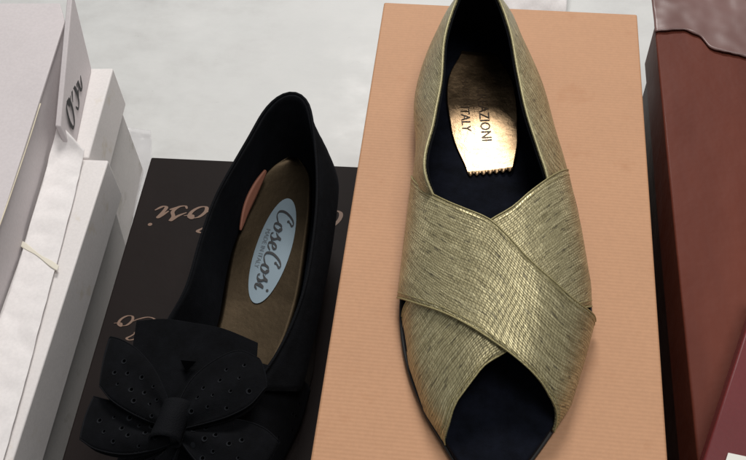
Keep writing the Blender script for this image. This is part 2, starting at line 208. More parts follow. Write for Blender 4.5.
def mat_weave(name, rot=0):
    m = M(name).set(Roughness=.38, Metallic=.5); co = m.coord('UV', (1, 1, 1), (0, 0, rot))
    # gently wavering threads
    nz = m.n('TexNoise'); nz.inputs['Scale'].default_value = 45; nz.inputs['Detail'].default_value = 2; m.l(co, nz.inputs['Vector'])
    vm = m.n('VectorMath', operation='SCALE'); m.l(nz.outputs['Color'], vm.inputs[0]); vm.inputs['Scale'].default_value = .0030
    va = m.n('VectorMath', operation='ADD'); m.l(co, va.inputs[0]); m.l(vm.outputs[0], va.inputs[1]); w2 = va.outputs[0]
    br = m.n('TexBrick'); br.offset = .37
    for k, v in (('Scale', 1), ('Brick Width', .0021), ('Row Height', .00145), ('Mortar Size', .00026), ('Mortar Smooth', .9), ('Bias', 0)): br.inputs[k].default_value = v
    br.inputs['Color1'].default_value = (.74, .65, .37, 1); br.inputs['Color2'].default_value = (.42, .36, .19, 1); br.inputs['Mortar'].default_value = (.20, .17, .085, 1)
    m.l(w2, br.inputs['Vector'])
    st = m.n('Mapping'); st.inputs['Scale'].default_value = (55, 700, 1); m.l(w2, st.inputs[0]); s1 = m.noise(st.outputs[0], 1, 3, .6)
    col = m.mix(.48, br.outputs['Color'], m.ramp(s1, [(.3, (.16, .13, .065)), (.5, (.44, .38, .21)), (.68, (.84, .76, .47))]))
    st2 = m.n('Mapping'); st2.inputs['Scale'].default_value = (130, 420, 1); m.l(co, st2.inputs[0]); s2 = m.noise(st2.outputs[0], 1, 2)
    col = m.mix(m.ramp(s2, [(.60, g(0)), (.70, g(.7))]), col, (.09, .075, .05))      # dark slubs
    st3 = m.n('Mapping'); st3.inputs['Scale'].default_value = (40, 900, 1); st3.inputs['Location'].default_value = (7, 3, 0); m.l(co, st3.inputs[0]); s3 = m.noise(st3.outputs[0], 1, 1)
    col = m.mix(m.ramp(s3, [(.74, g(0)), (.80, g(.8))]), col, (.8, .76, .48))        # bright loose threads
    col = m.mix(.8, col, m.ramp(m.noise(co, 28, 4, .6), [(.3, g(.72)), (.7, g(1))]), 'MULTIPLY')
    m.color(col); inv = m.n('Math', operation='SUBTRACT'); inv.inputs[0].default_value = 1; m.l(br.outputs['Fac'], inv.inputs[1])
    m.bump(inv.outputs[0], .7, .0004); m.bump(s1, .35, .0005)
    m.bump(m.noise(co, 70, 3), .3, .0025)
    return m.m
# floor
fm = M('pale polished floor').set(Roughness=.45); co = fm.coord('Object')
n1 = fm.noise(co, 7, 6, .6); st = fm.n('Mapping'); st.inputs['Scale'].default_value = (8, 12, 1); fm.l(co, st.inputs[0]); n2 = fm.noise(st.outputs[0], 2.2, 7, .7)
col = fm.mix(.5, fm.ramp(n1, [(.3, (.50, .505, .50)), (.7, (.66, .655, .645))]), fm.ramp(n2, [(.3, (.52, .51, .49)), (.5, (.63, .63, .61)), (.7, (.72, .72, .70))]))
n3 = fm.noise(st.outputs[0], 9, 5, .7); col = fm.mix(fm.ramp(n3, [(.67, g(0)), (.75, g(.55))]), col, (.33, .32, .30))
fm.color(col); fm.l(fm.ramp(n2, [(.3, g(.35)), (.7, g(.6))]), fm.b.inputs['Roughness']); fm.bump(n1, .1, .002); FLOOR = fm.m
TAN = mat_card('tan paper', (.55, .294, .162), .05, .6, ribs=150, stain=(.50, .25, .13))
TAN2 = mat_card('tan paper plain', (.52, .28, .16), .05, .6)
BLK = mat_card('black brown paper', (.0150, .0105, .0098), .12, .6, seed=2)
WHITE = mat_card('white worn card', (.80, .755, .74), .04, .6, stain=(.70, .63, .54), seed=1)
WHITE2 = mat_card('white lilac card', (.66, .605, .61), .04, .6, seed=4)
EDGE = mat_card('yellowed card edge', (.74, .66, .50), .15, .8)
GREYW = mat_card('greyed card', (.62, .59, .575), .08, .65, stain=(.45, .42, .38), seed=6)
TISSUE = mat_card('tissue paper', (.84, .80, .79), .04, .8, seed=3)
TAPE = mat_plain('yellowed tape', (.76, .71, .60), .6)
COPPER = mat_plain('copper print', (.20, .118, .08), .6, .0)
INK = mat_plain('black ink', (.02, .02, .022), .6)
STAMP = mat_plain('brown stamp ink', (.075, .045, .022), .5)
INK2 = mat_plain('grey ink', (.12, .14, .16), .6)
NAVY = mat_suede('navy suede', (.0034, .0042, .0080), .015)
SUEDE = mat_suede('black suede', (.0026, .0028, .0037), .012)
LINING = mat_suede('black lining', (.004, .0043, .0055), .02)
SUEDE2 = mat_plain('dark binding', (.0042, .0045, .006), .8, spec=.12, bump=.8, bscale=1200)
PERF = mat_plain('pin hole rim glint', (.0065, .0075, .010), .8, spec=.2)  # paler tone paints a small glint along each hole's rim
HOLE = mat_plain('deep hole', (.001, .001, .0012), .9, spec=0)
SOLE = mat_plain('black sole edge', (.01, .009, .009), .55)
WEAVE = mat_weave('gold woven straw'); WEAVE_D = mat_weave('gold woven straw diagonal', .5)
PIPE = mat_plain('pale gold binding', (.50, .44, .24), .5, .3, bump=.6, bscale=900)
BAND_PIPE = mat_plain('gold braid edge', (.36, .31, .15), .5, .35, bump=.9, bscale=900)
LABEL = mat_plain('pale blue satin label', (.22, .29, .34), .5)
def foil(name, c, rough, spread, k=1):
    m = M(name).set(Metallic=1.0); co = m.coord('Object'); n = m.noise(co, 330, 5, .7); n2 = m.noise(co, 45, 3)
    m.color(m.ramp(n, [(.3, tuple(x*(1-.3*k) for x in c)), (.65, c)])); m.l(m.ramp(n2, [(.3, g(rough-spread)), (.7, g(rough+spread))]), m.b.inputs['Roughness'])
    m.bump(n, .35*k, .0006); m.bump(n2, .4*k, .002); return m.m
GOLD = foil('gold foil', (.60, .405, .235), .33, .07)
BRONZE = foil('bronze leather', (.055, .040, .025), .42, .05, .35)
def mat_glossy(name, c, c2, bands=0):
    m = M(name).set(Roughness=.55); m.b.inputs['Coat Weight'].default_value = .08; m.b.inputs['Coat Roughness'].default_value = .2; m.b.inputs['Specular IOR Level'].default_value = .14
    co = m.coord('Object'); st = m.n('Mapping'); st.inputs['Scale'].default_value = (16, 3.5, 5); st.inputs['Rotation'].default_value = (0, 0, .08); m.l(co, st.inputs[0])
    n = m.noise(st.outputs[0], 1, 5, .6); m.color(m.ramp(n, [(.3, c), (.7, c2)]))  # long tone streaks paint the wrap's reflections into the colour
    m.bump(n, .25, .002); m.bump(m.noise(co, 25, 4), .35, .004); return m.m
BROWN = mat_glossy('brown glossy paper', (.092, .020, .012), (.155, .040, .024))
MAROON = mat_card('maroon paper', (.135, .017, .019), .12, .45, seed=5)
fl = M('clear film'); fl.set(Base_Color=(.8, .78, .8), Roughness=.18); fl.b.inputs['Alpha'].default_value = .22
fl.bump(fl.noise(fl.coord('Object'), 60, 4), .8, .003); FILM = fl.m
# ---------------- setting ----------------
bm = bmesh.new(); bmesh.ops.create_grid(bm, x_segments=2, y_segments=2, size=4); o = link_mesh('floor', bm, FLOOR, smooth=False); o['kind'] = 'structure'
# ---------------- boxes ----------------
def inset(poly, d):
    cx = sum(p[0] for p in poly)/len(poly); cy = sum(p[1] for p in poly)/len(poly)
    n = len(poly); out = []
    area = sum(poly[i][0]*poly[(i+1) % n][1]-poly[(i+1) % n][0]*poly[i][1] for i in range(n)); s = 1 if area > 0 else -1
    for i in range(n):
        p = Vector(poly[i]); a = (p-Vector(poly[i-1])).normalized(); b = (Vector(poly[(i+1) % n])-p).normalized()
        na = Vector((-a.y, a.x))*s; nb = Vector((-b.y, b.x))*s; k = (na+nb); k = k/(k.dot(na)); out.append(tuple(p+k*d))
    return out
def rect(p, q, wid, side=1):
    """corner p to corner q is one long edge; the box extends wid to the given side"""
    p = Vector(p); q = Vector(q); d = (q-p).normalized(); n = Vector((d.y, -d.x))*side*wid
    return [tuple(p), tuple(q), tuple(q+n), tuple(p+n)]
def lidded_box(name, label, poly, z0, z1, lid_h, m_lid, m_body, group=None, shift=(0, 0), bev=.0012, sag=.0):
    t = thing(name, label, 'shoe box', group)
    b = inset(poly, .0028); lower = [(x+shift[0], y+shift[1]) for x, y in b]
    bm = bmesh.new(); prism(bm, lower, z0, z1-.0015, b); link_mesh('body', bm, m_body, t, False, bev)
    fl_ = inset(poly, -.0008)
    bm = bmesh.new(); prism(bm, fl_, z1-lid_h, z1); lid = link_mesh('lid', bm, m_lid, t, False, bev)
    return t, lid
# tan carton carrying the gold shoe
tan, lid = lidded_box('shoe_box', 'peach tan ribbed shoe box lying under the gold woven shoe', [(0, -.03), (0, .3232), (.165, .3232), (.165, -.03)], 0.0005, .205, .055, TAN, TAN2)
# black box
kpoly = rect((-.1698, .262), (-.1630, -.02), .158, -1)
blk, klid = lidded_box('shoe_box', 'black shoe box with copper script lettering under the black bow shoe', kpoly, .0005, .100, .035, BLK, BLK)
# ---- lettering ----
GLY = {
 'C': (1.55, [[(1.02, 1.45)], [(1.0, 1.44), (1.12, 1.7), (1.3, 1.98), (1.08, 2.1), (.7, 1.85), (.38, 1.3), (.25, .7), (.42, .15), (.85, .0), (1.35, .25), (1.6, .5)]]),
 'o': (1.0, [[(.55, .98), (.22, .85), (.08, .4), (.22, .05), (.52, .05), (.75, .4), (.72, .82), (.5, 1.0), (.62, .72), (1.0, .78)]]),
 's': (.95, [[(.0, .5), (.3, .8), (.48, 1.18), (.5, .85), (.72, .45), (.6, .05), (.3, -.02), (.12, .2)], [(.6, .05), (.95, .3)]]),
 'e': (.95, [[(.0, .4), (.45, .5), (.68, .78), (.5, 1.0), (.25, .82), (.15, .42), (.3, .04), (.6, .03), (.98, .4)]]),
 'i': (.6, [[(.0, .4), (.28, .95), (.24, .5), (.26, .1), (.45, .02), (.72, .35)], [(.40, 1.50)]])}
def script(text, fn, wd=.11, slant=.22, up=(0, 0, 1)):
    """flat printed strokes; fn maps (x, y) in letter units to a point on the surface"""
    bm = bmesh.new(); x0 = 0; up = Vector(up); cnt = 0   # each step of a stroke lies a few microns above the last
    for ch in text:
        adv, strokes = GLY[ch]
        for s in strokes:
            if len(s) == 1:
                cx0, cy0 = x0+s[0][0]+slant*s[0][1], s[0][1]; bm.faces.new([bm.verts.new(fn(cx0+wd*1.5*math.cos(a*math.tau/12), cy0+wd*1.6*math.sin(a*math.tau/12))) for a in range(12)]); continue
            P = cr([(x0+a+slant*b, b, 0) for a, b in s], max(10, 8*len(s))); n = len(P); L = []; R = []
            for i, p in enumerate(P):
                t = (P[min(i+1, n-1)]-P[max(i-1, 0)]).normalized(); nn = Vector((-t.y, t.x, 0))
                k = wd*(.55+.75*abs(t.y)**1.5)*min(1, .45+4*min(i, n-1-i)/n)
                L.append(p+nn*k); R.append(p-nn*k)
            va = [bm.verts.new(fn(v.x, v.y)) for v in L]; vb = [bm.verts.new(fn(v.x, v.y)) for v in R]
            for i in range(n): va[i].co += up*(cnt+i)*1.5e-6; vb[i].co += up*(cnt+i)*1.5e-6
            cnt += n if cnt < 80 else -60
            for i in range(n-1): bm.faces.new((va[i], va[i+1], vb[i+1], vb[i]))
        x0 += adv
    return bm
def planar(o, ux, uy):
    o = Vector(o); ux = Vector(ux); uy = Vector(uy)
    return lambda x, y: o+ux*x+uy*y
# text runs towards -x with its top towards the viewer, i.e. upside down in the picture
kx = -.0142; th = math.radians(4)
o_ = link_mesh('lettering', script('Cosi', planar((-.0940, .2225, .1002), (kx, kx*math.sin(th), 0), (0, -.0108, 0)), .075, .3), COPPER, klid)
o_ = link_mesh('lettering', script('Cose', planar((-.0170, .2255, .1002), (kx, kx*math.sin(th)*.5, 0), (0, -.0108, 0)), .075, .3), COPPER, klid)
o_ = link_mesh('lettering', script('Co', planar((-.128, .128, .1002), (-.0115, 0, 0), (0, -.0085, 0)), .06), COPPER, klid)
def text_mesh(body, size, fn):
    cu = bpy.data.curves.new('t', 'FONT'); cu.body = body; cu.size = size; cu.align_x = 'CENTER'; cu.align_y = 'CENTER'; cu.resolution_u = 2
    ob = bpy.data.objects.new('t', cu); me = bpy.data.meshes.new_from_object(ob); bm = bmesh.new(); bm.from_mesh(me)
    for v in bm.verts: v.co = fn(v.co.x, v.co.y)
    bpy.data.objects.remove(ob); bpy.data.meshes.remove(me); return bm
# ---- white boxes on the left ----
GW = 'white shoe boxes piled along the left side'
bpoly = rect((-.1926, .2403), (-.1835, -.04), .19, 1)
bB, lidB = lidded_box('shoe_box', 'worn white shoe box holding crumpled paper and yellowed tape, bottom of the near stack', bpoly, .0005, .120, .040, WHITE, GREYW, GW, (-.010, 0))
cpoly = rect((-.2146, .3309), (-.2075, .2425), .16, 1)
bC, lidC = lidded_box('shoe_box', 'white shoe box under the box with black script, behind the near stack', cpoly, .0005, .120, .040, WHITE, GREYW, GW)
dlo = [(-.2299, .3287), (-.2175, .2430), (-.2215, .2430), (-.2339, .3287)]; dhi = [(-.2372, .3560), (-.2243, .2520), (-.2283, .2520), (-.2412, .3560)]
bm = bmesh.new(); prism(bm, dlo, .1208, .1, dhi); [setattr(v, 'co', Vector((v.co.x, v.co.y, .174 if v.co.y > .3 else .141))) for v in bm.verts if v.co.z < .11]; lidD = link_mesh('box_lid', bm, WHITE2, None, False, .0008); tag(lidD, 'white box lid with black script, standing upright behind the near stack', 'box lid')
dp = Vector((-.2175, .2430, .1208)); dq = Vector((-.2299, .3287, .1208)); dd = (dq-dp).normalized(); du = (Vector((-.2243, .2520, .141))-dp).normalized(); dn = dd.cross(du).normalized(); dn = dn if dn.x > 0 else -dn
link_mesh('lettering', script('osi', planar(dp+dn*.0013+dd*.010+du*.009, dd*.0185, du*.0150+dd*.001), .08, .2, dn), INK, lidD)
apoly = [(-.2424, .3372), (-.2262, .150), (-.2200, -.03), (-.40, -.03), (-.40, .345), (-.2520, .3560)]
aT = thing('box_lid', 'lilac white cardboard lid with yellowed edge lying over the near white box', 'box lid')
bm = bmesh.new(); prism(bm, inset(apoly, .0006), .1212, .1580); link_mesh('side_wall', bm, WHITE2, aT, False, .0008)
bm = bmesh.new(); prism(bm, inset(apoly, -.0006), .1583, .1606); link_mesh('top_panel', bm, WHITE2, aT, False, .0006)
bm = bmesh.new(); e = [Vector((*p, .1600)) for p in ((-.2335, .255), (-.2300, .215), (-.2258, .150), (-.2205, .0))]
tube(bm, cr(e, 50), lambda t: .0002+.0005*(.5+.5*noise.noise(Vector((t*9, 0, 1)))), 6); link_mesh('worn_edge', bm, EDGE, aT)
# tissue paper in the near white box
def sheet(E0, E1, n, m, amp, freq, seed, lift=None):
    A = cr(E0, m); B = cr(E1, m); G = []
    for i in range(n):
        r = []
        for j in range(m):
            p = A[j].lerp(B[j], i/(n-1)); q = Vector((p.x*freq, p.y*freq, seed))
            d = abs(noise.noise(q))+.5*abs(noise.noise(q*2.3))+.25*noise.noise(q*5)
            p = p+Vector((0, 0, amp*d)); r.append(p)
        G.append(r)
    return G
tp = thing('tissue_paper', 'crumpled white tissue paper spread over the near white box', 'paper')
G = sheet([(-.1860, -.03, .1225), (-.1915, .054, .1225), (-.1965, .109, .1225), (-.2045, .199, .1225), (-.2085, .236, .1225), (-.2085, .2440, .1260)],
          [(-.224, -.03, .1225), (-.2225, .06, .1225), (-.2235, .12, .1225), (-.2290, .205, .1245), (-.2320, .245, .128), (-.2285, .2580, .138)], 44, 150, .0026, 19, 4)
link_mesh('sheet', shell(G, 0, .0003), TISSUE, tp)
Gt = []
for i in range(6):
    r = []
    for j in range(30):
        u = j/29; v = i/5; x = -.2320+.0345*u; y = .1645-.0190*u+(v-.5)*(.0034+.0012*math.sin(u*9))
        q = Vector((x*19, y*19, 4)); d = abs(noise.noise(q))+.5*abs(noise.noise(q*2.3))+.25*noise.noise(q*5)
        r.append(Vector((x, y, .1228+.0026*d+.0004)))
    Gt.append(r)
link_mesh('tape', shell(Gt, 0, .0002), TAPE, tp)
# film scrap on the floor, white packet behind the tan box
G = sheet([(-.250, .375, .001), (-.236, .33, .001), (-.206, .262, .001)], [(-.222, .372, .001), (-.205, .32, .006), (-.192, .262, .001)], 24, 50, .005, 22, 9)
tag(link_mesh('plastic_scrap', shell(G, 0, .0002), FILM), 'crumpled clear plastic scrap on the floor beside the black box', 'plastic')
G = sheet([(.055, .540, .002), (.055, .56, .012), (.055, .66, .035)], [(.1450, .540, .002), (.1455, .56, .012), (.146, .66, .035)], 60, 40, .006, 18, 3)
tag(link_mesh('paper_packet', shell(G, 0, .0006), TISSUE), 'white paper packet on the floor behind the tan box', 'packet')
# ---- right side ----
rpoly = [(.1785, .3192), (.1795, .2), (.1825, -.05), (.36, -.045), (.36, .325)]
lidded_box('shoe_box', 'brown glossy shoe box standing right of the tan box', rpoly, .0005, .200, .035, BROWN, mat_glossy('shaded side paper', (.035, .012, .009), (.055, .02, .014)))  # body coloured darker to paint the shade in the gap beside it
f = M('mauve reflection').set(Roughness=.36); fco = f.coord('Object'); f.color(f.ramp(f.noise(fco, 30, 4), [(.3, (.15, .075, .066)), (.7, (.205, .115, .105))])); f.bump(f.noise(fco, 28, 2), .15, .003)  # mauve of a glossy reflection, put into the colour
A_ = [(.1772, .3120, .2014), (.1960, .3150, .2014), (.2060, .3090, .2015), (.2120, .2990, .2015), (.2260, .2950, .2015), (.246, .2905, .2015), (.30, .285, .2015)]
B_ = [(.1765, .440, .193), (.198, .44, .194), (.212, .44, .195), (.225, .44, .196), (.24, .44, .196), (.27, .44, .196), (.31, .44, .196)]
G = sheet(A_, B_, 60, 70, .0018, 22, 12)  # sheet added to carry the reflection over the brown box's far end
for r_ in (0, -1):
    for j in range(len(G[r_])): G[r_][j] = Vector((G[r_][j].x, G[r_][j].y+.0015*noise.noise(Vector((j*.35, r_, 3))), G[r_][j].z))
tag(link_mesh('reflection_sheet', shell(G, 0, .0008), f.m), 'added mauve sheet painting the glossy reflection at the far end of the brown box', 'reflection')
mp = rect((.2145, .1075), (.1765, .0055), .14, -1)
bM, lidM = lidded_box('shoe_box', 'maroon shoe box resting at an angle on the brown box', mp, .2006, .2200, .0165, MAROON, MAROON)
bm = bmesh.new(); prism(bm, [(.1888, .0155), (.1842, .0035), (.205, -.004), (.215, .012)], .2207, .2217)
tag(link_mesh('paper_tag', bm, mat_plain('white card', (.82, .80, .74), .7), smooth=False), 'small white paper tag on the maroon box at the lower right', 'tag')
# ---------------- gold woven shoe ----------------
LY = [p[1] for p in D['Ls']]; LX = [p[0] for p in D['Ls']]; RY = [p[1] for p in D['Rs']]; RX = [p[0] for p in D['Rs']]
HY = [-.02, .0, .02, .04, .07, .10, .13, .16, .20]; HZ = [.010, .014, .019, .025, .033, .040, .045, .048, .05]
def last(th, y, off):
    l = interp(y, LY, LX); r = interp(y, RY, RX); xc = (l+r)/2; W = (r-l)/2; s = math.sin(th)
    z = .209+interp(y, HY, HZ)*math.sqrt(max(0, 1-abs(s)**2.4)); return Vector((xc+(W+off*.75)*s, y, z+off*math.cos(th)))
def band(a, b, off, n=26):
    A = [Vector((*p, 0)) for p in D[a]]; B = [Vector((*p, 0)) for p in D[b]]
    # resample with more columns towards the ends where the last is steep
    cols = []
    for k in range(90):
        u = k/89*(len(A)-1); i = min(int(u), len(A)-2); f = u-i; cols.append((A[i].lerp(A[i+1], f), B[i].lerp(B[i+1], f)))
    return [[last(*(p.lerp(q, i/(n-1))).xy, off) for p, q in cols] for i in range(n)]
def band_flip(G):
    return 1 if normals(G)[len(G)//2][len(G[0])//2].z > 0 else -1
gs = thing('woven_shoe', 'gold woven flat shoe with crossed bands and open toe on the tan box', 'shoe')
sl = [Vector(p) for p in D['s_l']]; sr = [Vector(p) for p in D['s_r']]
heel_pts = [Vector(p+(.209,)) for p in ((.0355, .277), (.043, .2875), (.053, .293), (.064, .295), (.075, .293), (.086, .2875), (.0935, .279), (.100, .26))]
toe_pts = [Vector((*p, .209)) for p in ((.1025, .0075), (.0950, -.0020), (.0860, -.0060), (.0765, -.0045), (.0690, .0010))]
left = [p for p in sl if p.y < .25]; right = [p for p in sr if p.y < .245 ]
loop = left+[Vector((.0305, .258, .209))]+heel_pts[:-1]+[Vector((.1005, .262, .209))]+right+toe_pts
OUTL = [p.xy for p in cr(loop+[loop[0]], 150)[:-1]]
def inset_loop(P, d):
    n = len(P); out = []
    for i in range(n):
        t = (P[(i+1) % n]-P[i-1]).normalized(); out.append(P[i]+Vector((t.y, -t.x))*d)
    return out
bm = bmesh.new(); prism(bm, [tuple(p) for p in OUTL], .2057, .2092); link_mesh('sole', bm, SOLE, gs, True, .0006)
ins = inset_loop(OUTL, .0016)
def iz(y): return .2122+.0040*math.exp(-((y-.155)/.036)**2)
ys = [p.y for p in ins]; y0, y1 = min(ys)+.0002, max(ys)-.0002; rows = []
for k in range(90):
    y = y0+(y1-y0)*(.5-.5*math.cos(math.pi*k/89)); xs = []
    for i in range(len(ins)):
        a, b = ins[i], ins[(i+1) % len(ins)]
        if (a.y-y)*(b.y-y) <= 0 and a.y != b.y: xs.append(a.x+(b.x-a.x)*(y-a.y)/(b.y-a.y))
    l_, r_ = min(xs), max(xs); rows.append([Vector((l_+(r_-l_)*j/24, y, iz(y)+.0012*abs(2*j/24-1)**3)) for j in range(25)])
link_mesh('insole', shell(rows, 0, -.0028, 1 if normals(rows)[40][12].z > 0 else -1), NAVY, gs)
# quarters
top = [Vector(p) for p in D['g_top']]; mid = [Vector(p) for p in D['g_mid']]
base = []
for p in mid:
    b = min(OUTL, key=lambda q: (q-p.xy).length); base.append(Vector((b.x*.8+p.x*.2, b.y*.8+p.y*.2, .2095)))
# smooth base
for _ in range(6): base = [base[0]]+[(base[i-1]+base[i]*2+base[i+1])/4 for i in range(1, len(base)-1)]+[base[-1]]
Gq = []
for i in range(17):
    u = i/16; r = []
    for j in range(len(top)):
        b, m_, t = base[j], mid[j], top[j]
        c = m_*2-(b+t)*.5; q = b*(1-u)**2+c*2*u*(1-u)+t*u*u; r.append(q)
    Gq.append(r)
fq = 1
N = normals(Gq); cx = Vector((.065, .2, .24)); fq = 1 if N[8][10].dot(Gq[8][10]-cx) > 0 else -1
link_mesh('quarter', shell(Gq, 0, -.0010, fq), WEAVE_D, gs)
link_mesh('lining', shell(Gq[:-1]+[[p+(Vector((.065, .18, p.z))-p).normalized()*.0004-Vector((0, 0, .0006)) for p in Gq[-1]]], -.0011, -.0021, fq), LINING, gs)
bm = bmesh.new(); tube(bm, [p+Vector((0, 0, .0002)) for p in top], .0006, 8); link_mesh('piping', bm, PIPE, gs)
Gu = band('under_top', 'under_bot', .0004); link_mesh('vamp_band', shell(Gu, 0, -.0012, band_flip(Gu)), WEAVE, gs)
Go = band('over_top', 'over_bot', .0030); ob = link_mesh('vamp_band', shell(Go, 0, -.0014, band_flip(Go)), WEAVE, gs)
for G_ in (Gu, Go):
    for row in (G_[0], G_[-1]):
        bm = bmesh.new(); tube(bm, row, .00042, 8); link_mesh('band_piping', bm, BAND_PIPE, gs)
    NN = normals(G_); sg = band_flip(G_)
    for k in (1, -2):
        bm = bmesh.new(); tube(bm, [p+q*sg*.00005 for p, q in zip(G_[k], NN[k])], lambda t: .00020+.00012*math.sin(t*420), 6); link_mesh('band_stitching', bm, BAND_PIPE, gs)
# heel pad of gold foil with a pinked front edge
def padz(x, y):
    xc = .0668+(.17-y)*-.03; return iz(y)+.0008+3.5*(x-xc)**2
NC = 54
def padrow(v):
    y = .1715+v*.100
    def sm(X, Y):
        return sum(interp(y+d, X, Y) for d in (-.008, -.004, 0, .004, .008))/5
    Lp = sm([.165, .1715, .1966, .2296, .2500, .2715], [.0645, .0640, .0535, .0472, .0470, .055]); Rp = sm([.165, .1748, .192, .2256, .250, .2715], [.0880, .0885, .0908, .0900, .0865, .074])
    r = []
    for j in range(NC+1):
        x = Lp+(Rp-Lp)*j/NC; zz = .0024*abs(math.sin(math.pi*7*j/NC)) if v == 0 else 0
        yy = y-zz+(.0050*j/NC)*(1-min(1, v*3)); r.append(Vector((x, yy, padz(x, yy))))
    return r
Gp = [padrow(v) for v in [0, .02]+[.04+.96*k/30 for k in range(31)]]
pd = link_mesh('heel_pad', shell(Gp, .0004, -.0002, 1 if normals(Gp)[5][5].z > 0 else -1), GOLD, gs)
def padtext(body, size, cx_, cy_, ang):
    ca, sa = math.cos(ang), math.sin(ang)
    def fn(x, y):
        X = cx_+x*ca-y*sa; Y = cy_+x*sa+y*ca; return Vector((X, Y, padz(X, Y)+.0007))
    return text_mesh(body, size, fn)
for body, sz, X, Y in (('CREAZIONI', .0086, .0700, .2200), ('MADE IN', .0056, .0585, .2370), ('ITALY', .0078, .0595, .2150)):
    link_mesh('lettering', padtext(body, sz, X, Y, math.radians(-83)), STAMP, pd)
# ---------------- black bow shoe ----------------
bs = thing('bow_shoe', 'black suede pump with perforated bow and oval label on the black box', 'shoe')
bt = [Vector(p) for p in D['b_top']]; bi = [Vector(p) for p in D['b_ins']]
bi = cr(bi, len(bt))
Wm = []
for j, (t, b) in enumerate(zip(bt, bi)):
    out = Vector((1, 0)) if b.x > -.058 else Vector((-1, 0)); c0 = Vector((-.060, min(b.y, .205))); d = (b.xy-c0); d = d.normalized()
    zb = b.z-.006; mm = t.lerp(b, .5); bulge = .004
    if d.x > .3 : mm.x = max(mm.x, interp(mm.y, [.055, .08, .1256, .1624, .1876, .2101, .2207, .235], [-.027, -.0225, -.0195, -.0180, -.0180, -.0188, -.0245, -.033]))
    else: mm.xy = mm.xy+d*.002
    Wm.append((t, mm, Vector((b.x+d.x*.0015, b.y+d.y*.0015, zb))))
Gb = []
for i in range(15):
    u = i/14; r = []
    for t, m_, b in Wm:
        c = m_*2-(t+b)*.5; r.append(b*(1-u)**2+c*2*u*(1-u)+t*u*u)
    Gb.append(r)
for row in Gb:
    for _ in range(3):
        row[1:-1] = [(row[i-1]+row[i]*2+row[i+1])/4 for i in range(1, len(row)-1)]
N = normals(Gb); fb = 1 if N[7][20].dot(Gb[7][20]-Vector((-.06, .17, .14))) > 0 else -1
link_mesh('quarter', shell(Gb, 0, -.0012, fb), SUEDE, bs)
link_mesh('lining', shell(Gb, -.0013, -.0028, fb), LINING, bs)
bm = bmesh.new(); tube(bm, [p.lerp(Vector((-.06, p.y, p.z)), .03)+Vector((0, 0, .0002)) for p in Gb[-1]], .0010, 8); link_mesh('topline_binding', bm, SUEDE2, bs)
# insole: bronze leather, rising to the heel
def insz(y): return interp(y, [-.04, .08, .11, .14, .18, .21, .25], [.1085, .1115, .1125, .1145, .1195, .1250, .1325])
IL = [p.xy for p in bi]; yl = [p for p in IL if p.x < -.0575]; yr = [p for p in IL if p.x >= -.0575][::-1]
lx = lambda y: interp(y, [p.y for p in yl], [p.x for p in yl]); rx = lambda y: interp(y, [p.y for p in yr], [p.x for p in yr])
Gi = []
for k in range(60):
    v = k/59; y = -.015+v*(.2462+.015)
    a, b = (lx(y), rx(y)) if y > .08 else (interp(y, [-.02, .08], [-.115, lx(.08)]), interp(y, [-.02, .08], [-.045, rx(.08)]))
    if v > .93:
        k2 = math.sqrt(max(0, 1-((v-.93)/.07)**2)); mdl = -.0570; a = mdl+(a-mdl)*max(k2, .02); b = mdl+(b-mdl)*max(k2, .02)
    Gi.append([Vector((a+(b-a)*i/16, y, insz(y)+.0012*(2*i/16-1)**2)) for i in range(17)])
link_mesh('insole', shell(Gi, 0, -.003, 1 if normals(Gi)[5][5].z > 0 else -1), BRONZE, bs)
# outer sole and heel block (seen only from the side)
so = []
for k in range(40):
    v = k/39; y = -.042+v*.285
    cxx = interp(y, [-.042, 0, .06, .10, .15, .25], [-.094, -.086, -.0735, -.068, -.064, -.056]); hw = interp(y, [-.042, -.03, -.01, .02, .06, .10, .16, .21, .235, .243], [.004, .018, .033, .044, .0475, .045, .034, .030, .022, .006])
    so.append([Vector((cxx+hw*(2*i/10-1), y, max(.1038, insz(y)-.0065))) for i in range(11)])
link_mesh('sole', shell(so, 0, -.0022, 1 if normals(so)[5][5].z > 0 else -1), SOLE, bs)
bm = bmesh.new(); hp = [(-.058+.021*math.cos(a)*(1), .222+.019*math.sin(a)) for a in [k*math.tau/28 for k in range(28)]]
prism(bm, [(x*.9-.0058, y*.92+.0178) for x, y in hp], .1014, .1185, hp); link_mesh('heel', bm, SOLE, bs, True, .0005)
# copper sliver: the turned edge of the insole showing beside the foot bed
bm = bmesh.new()
Gs = []
ED = [Vector(p) for p in ((-.0835, .1840, .1270), (-.0812, .1990, .1320), (-.0770, .2120, .1365), (-.0722, .2250, .1400))]
eD = cr(ED, 24)
for i in range(5):
    Gs.append([p+Vector((.0014, -.0006, -.0045))*(i/4-.5)*2*math.sin(math.pi*(j+.3)/24.5)**.8*.85 for j, p in enumerate(eD)])
link_mesh('insole_trim', shell(Gs, .0008, -.0008), mat_plain('copper leather', (.42, .17, .11), .6), bs)
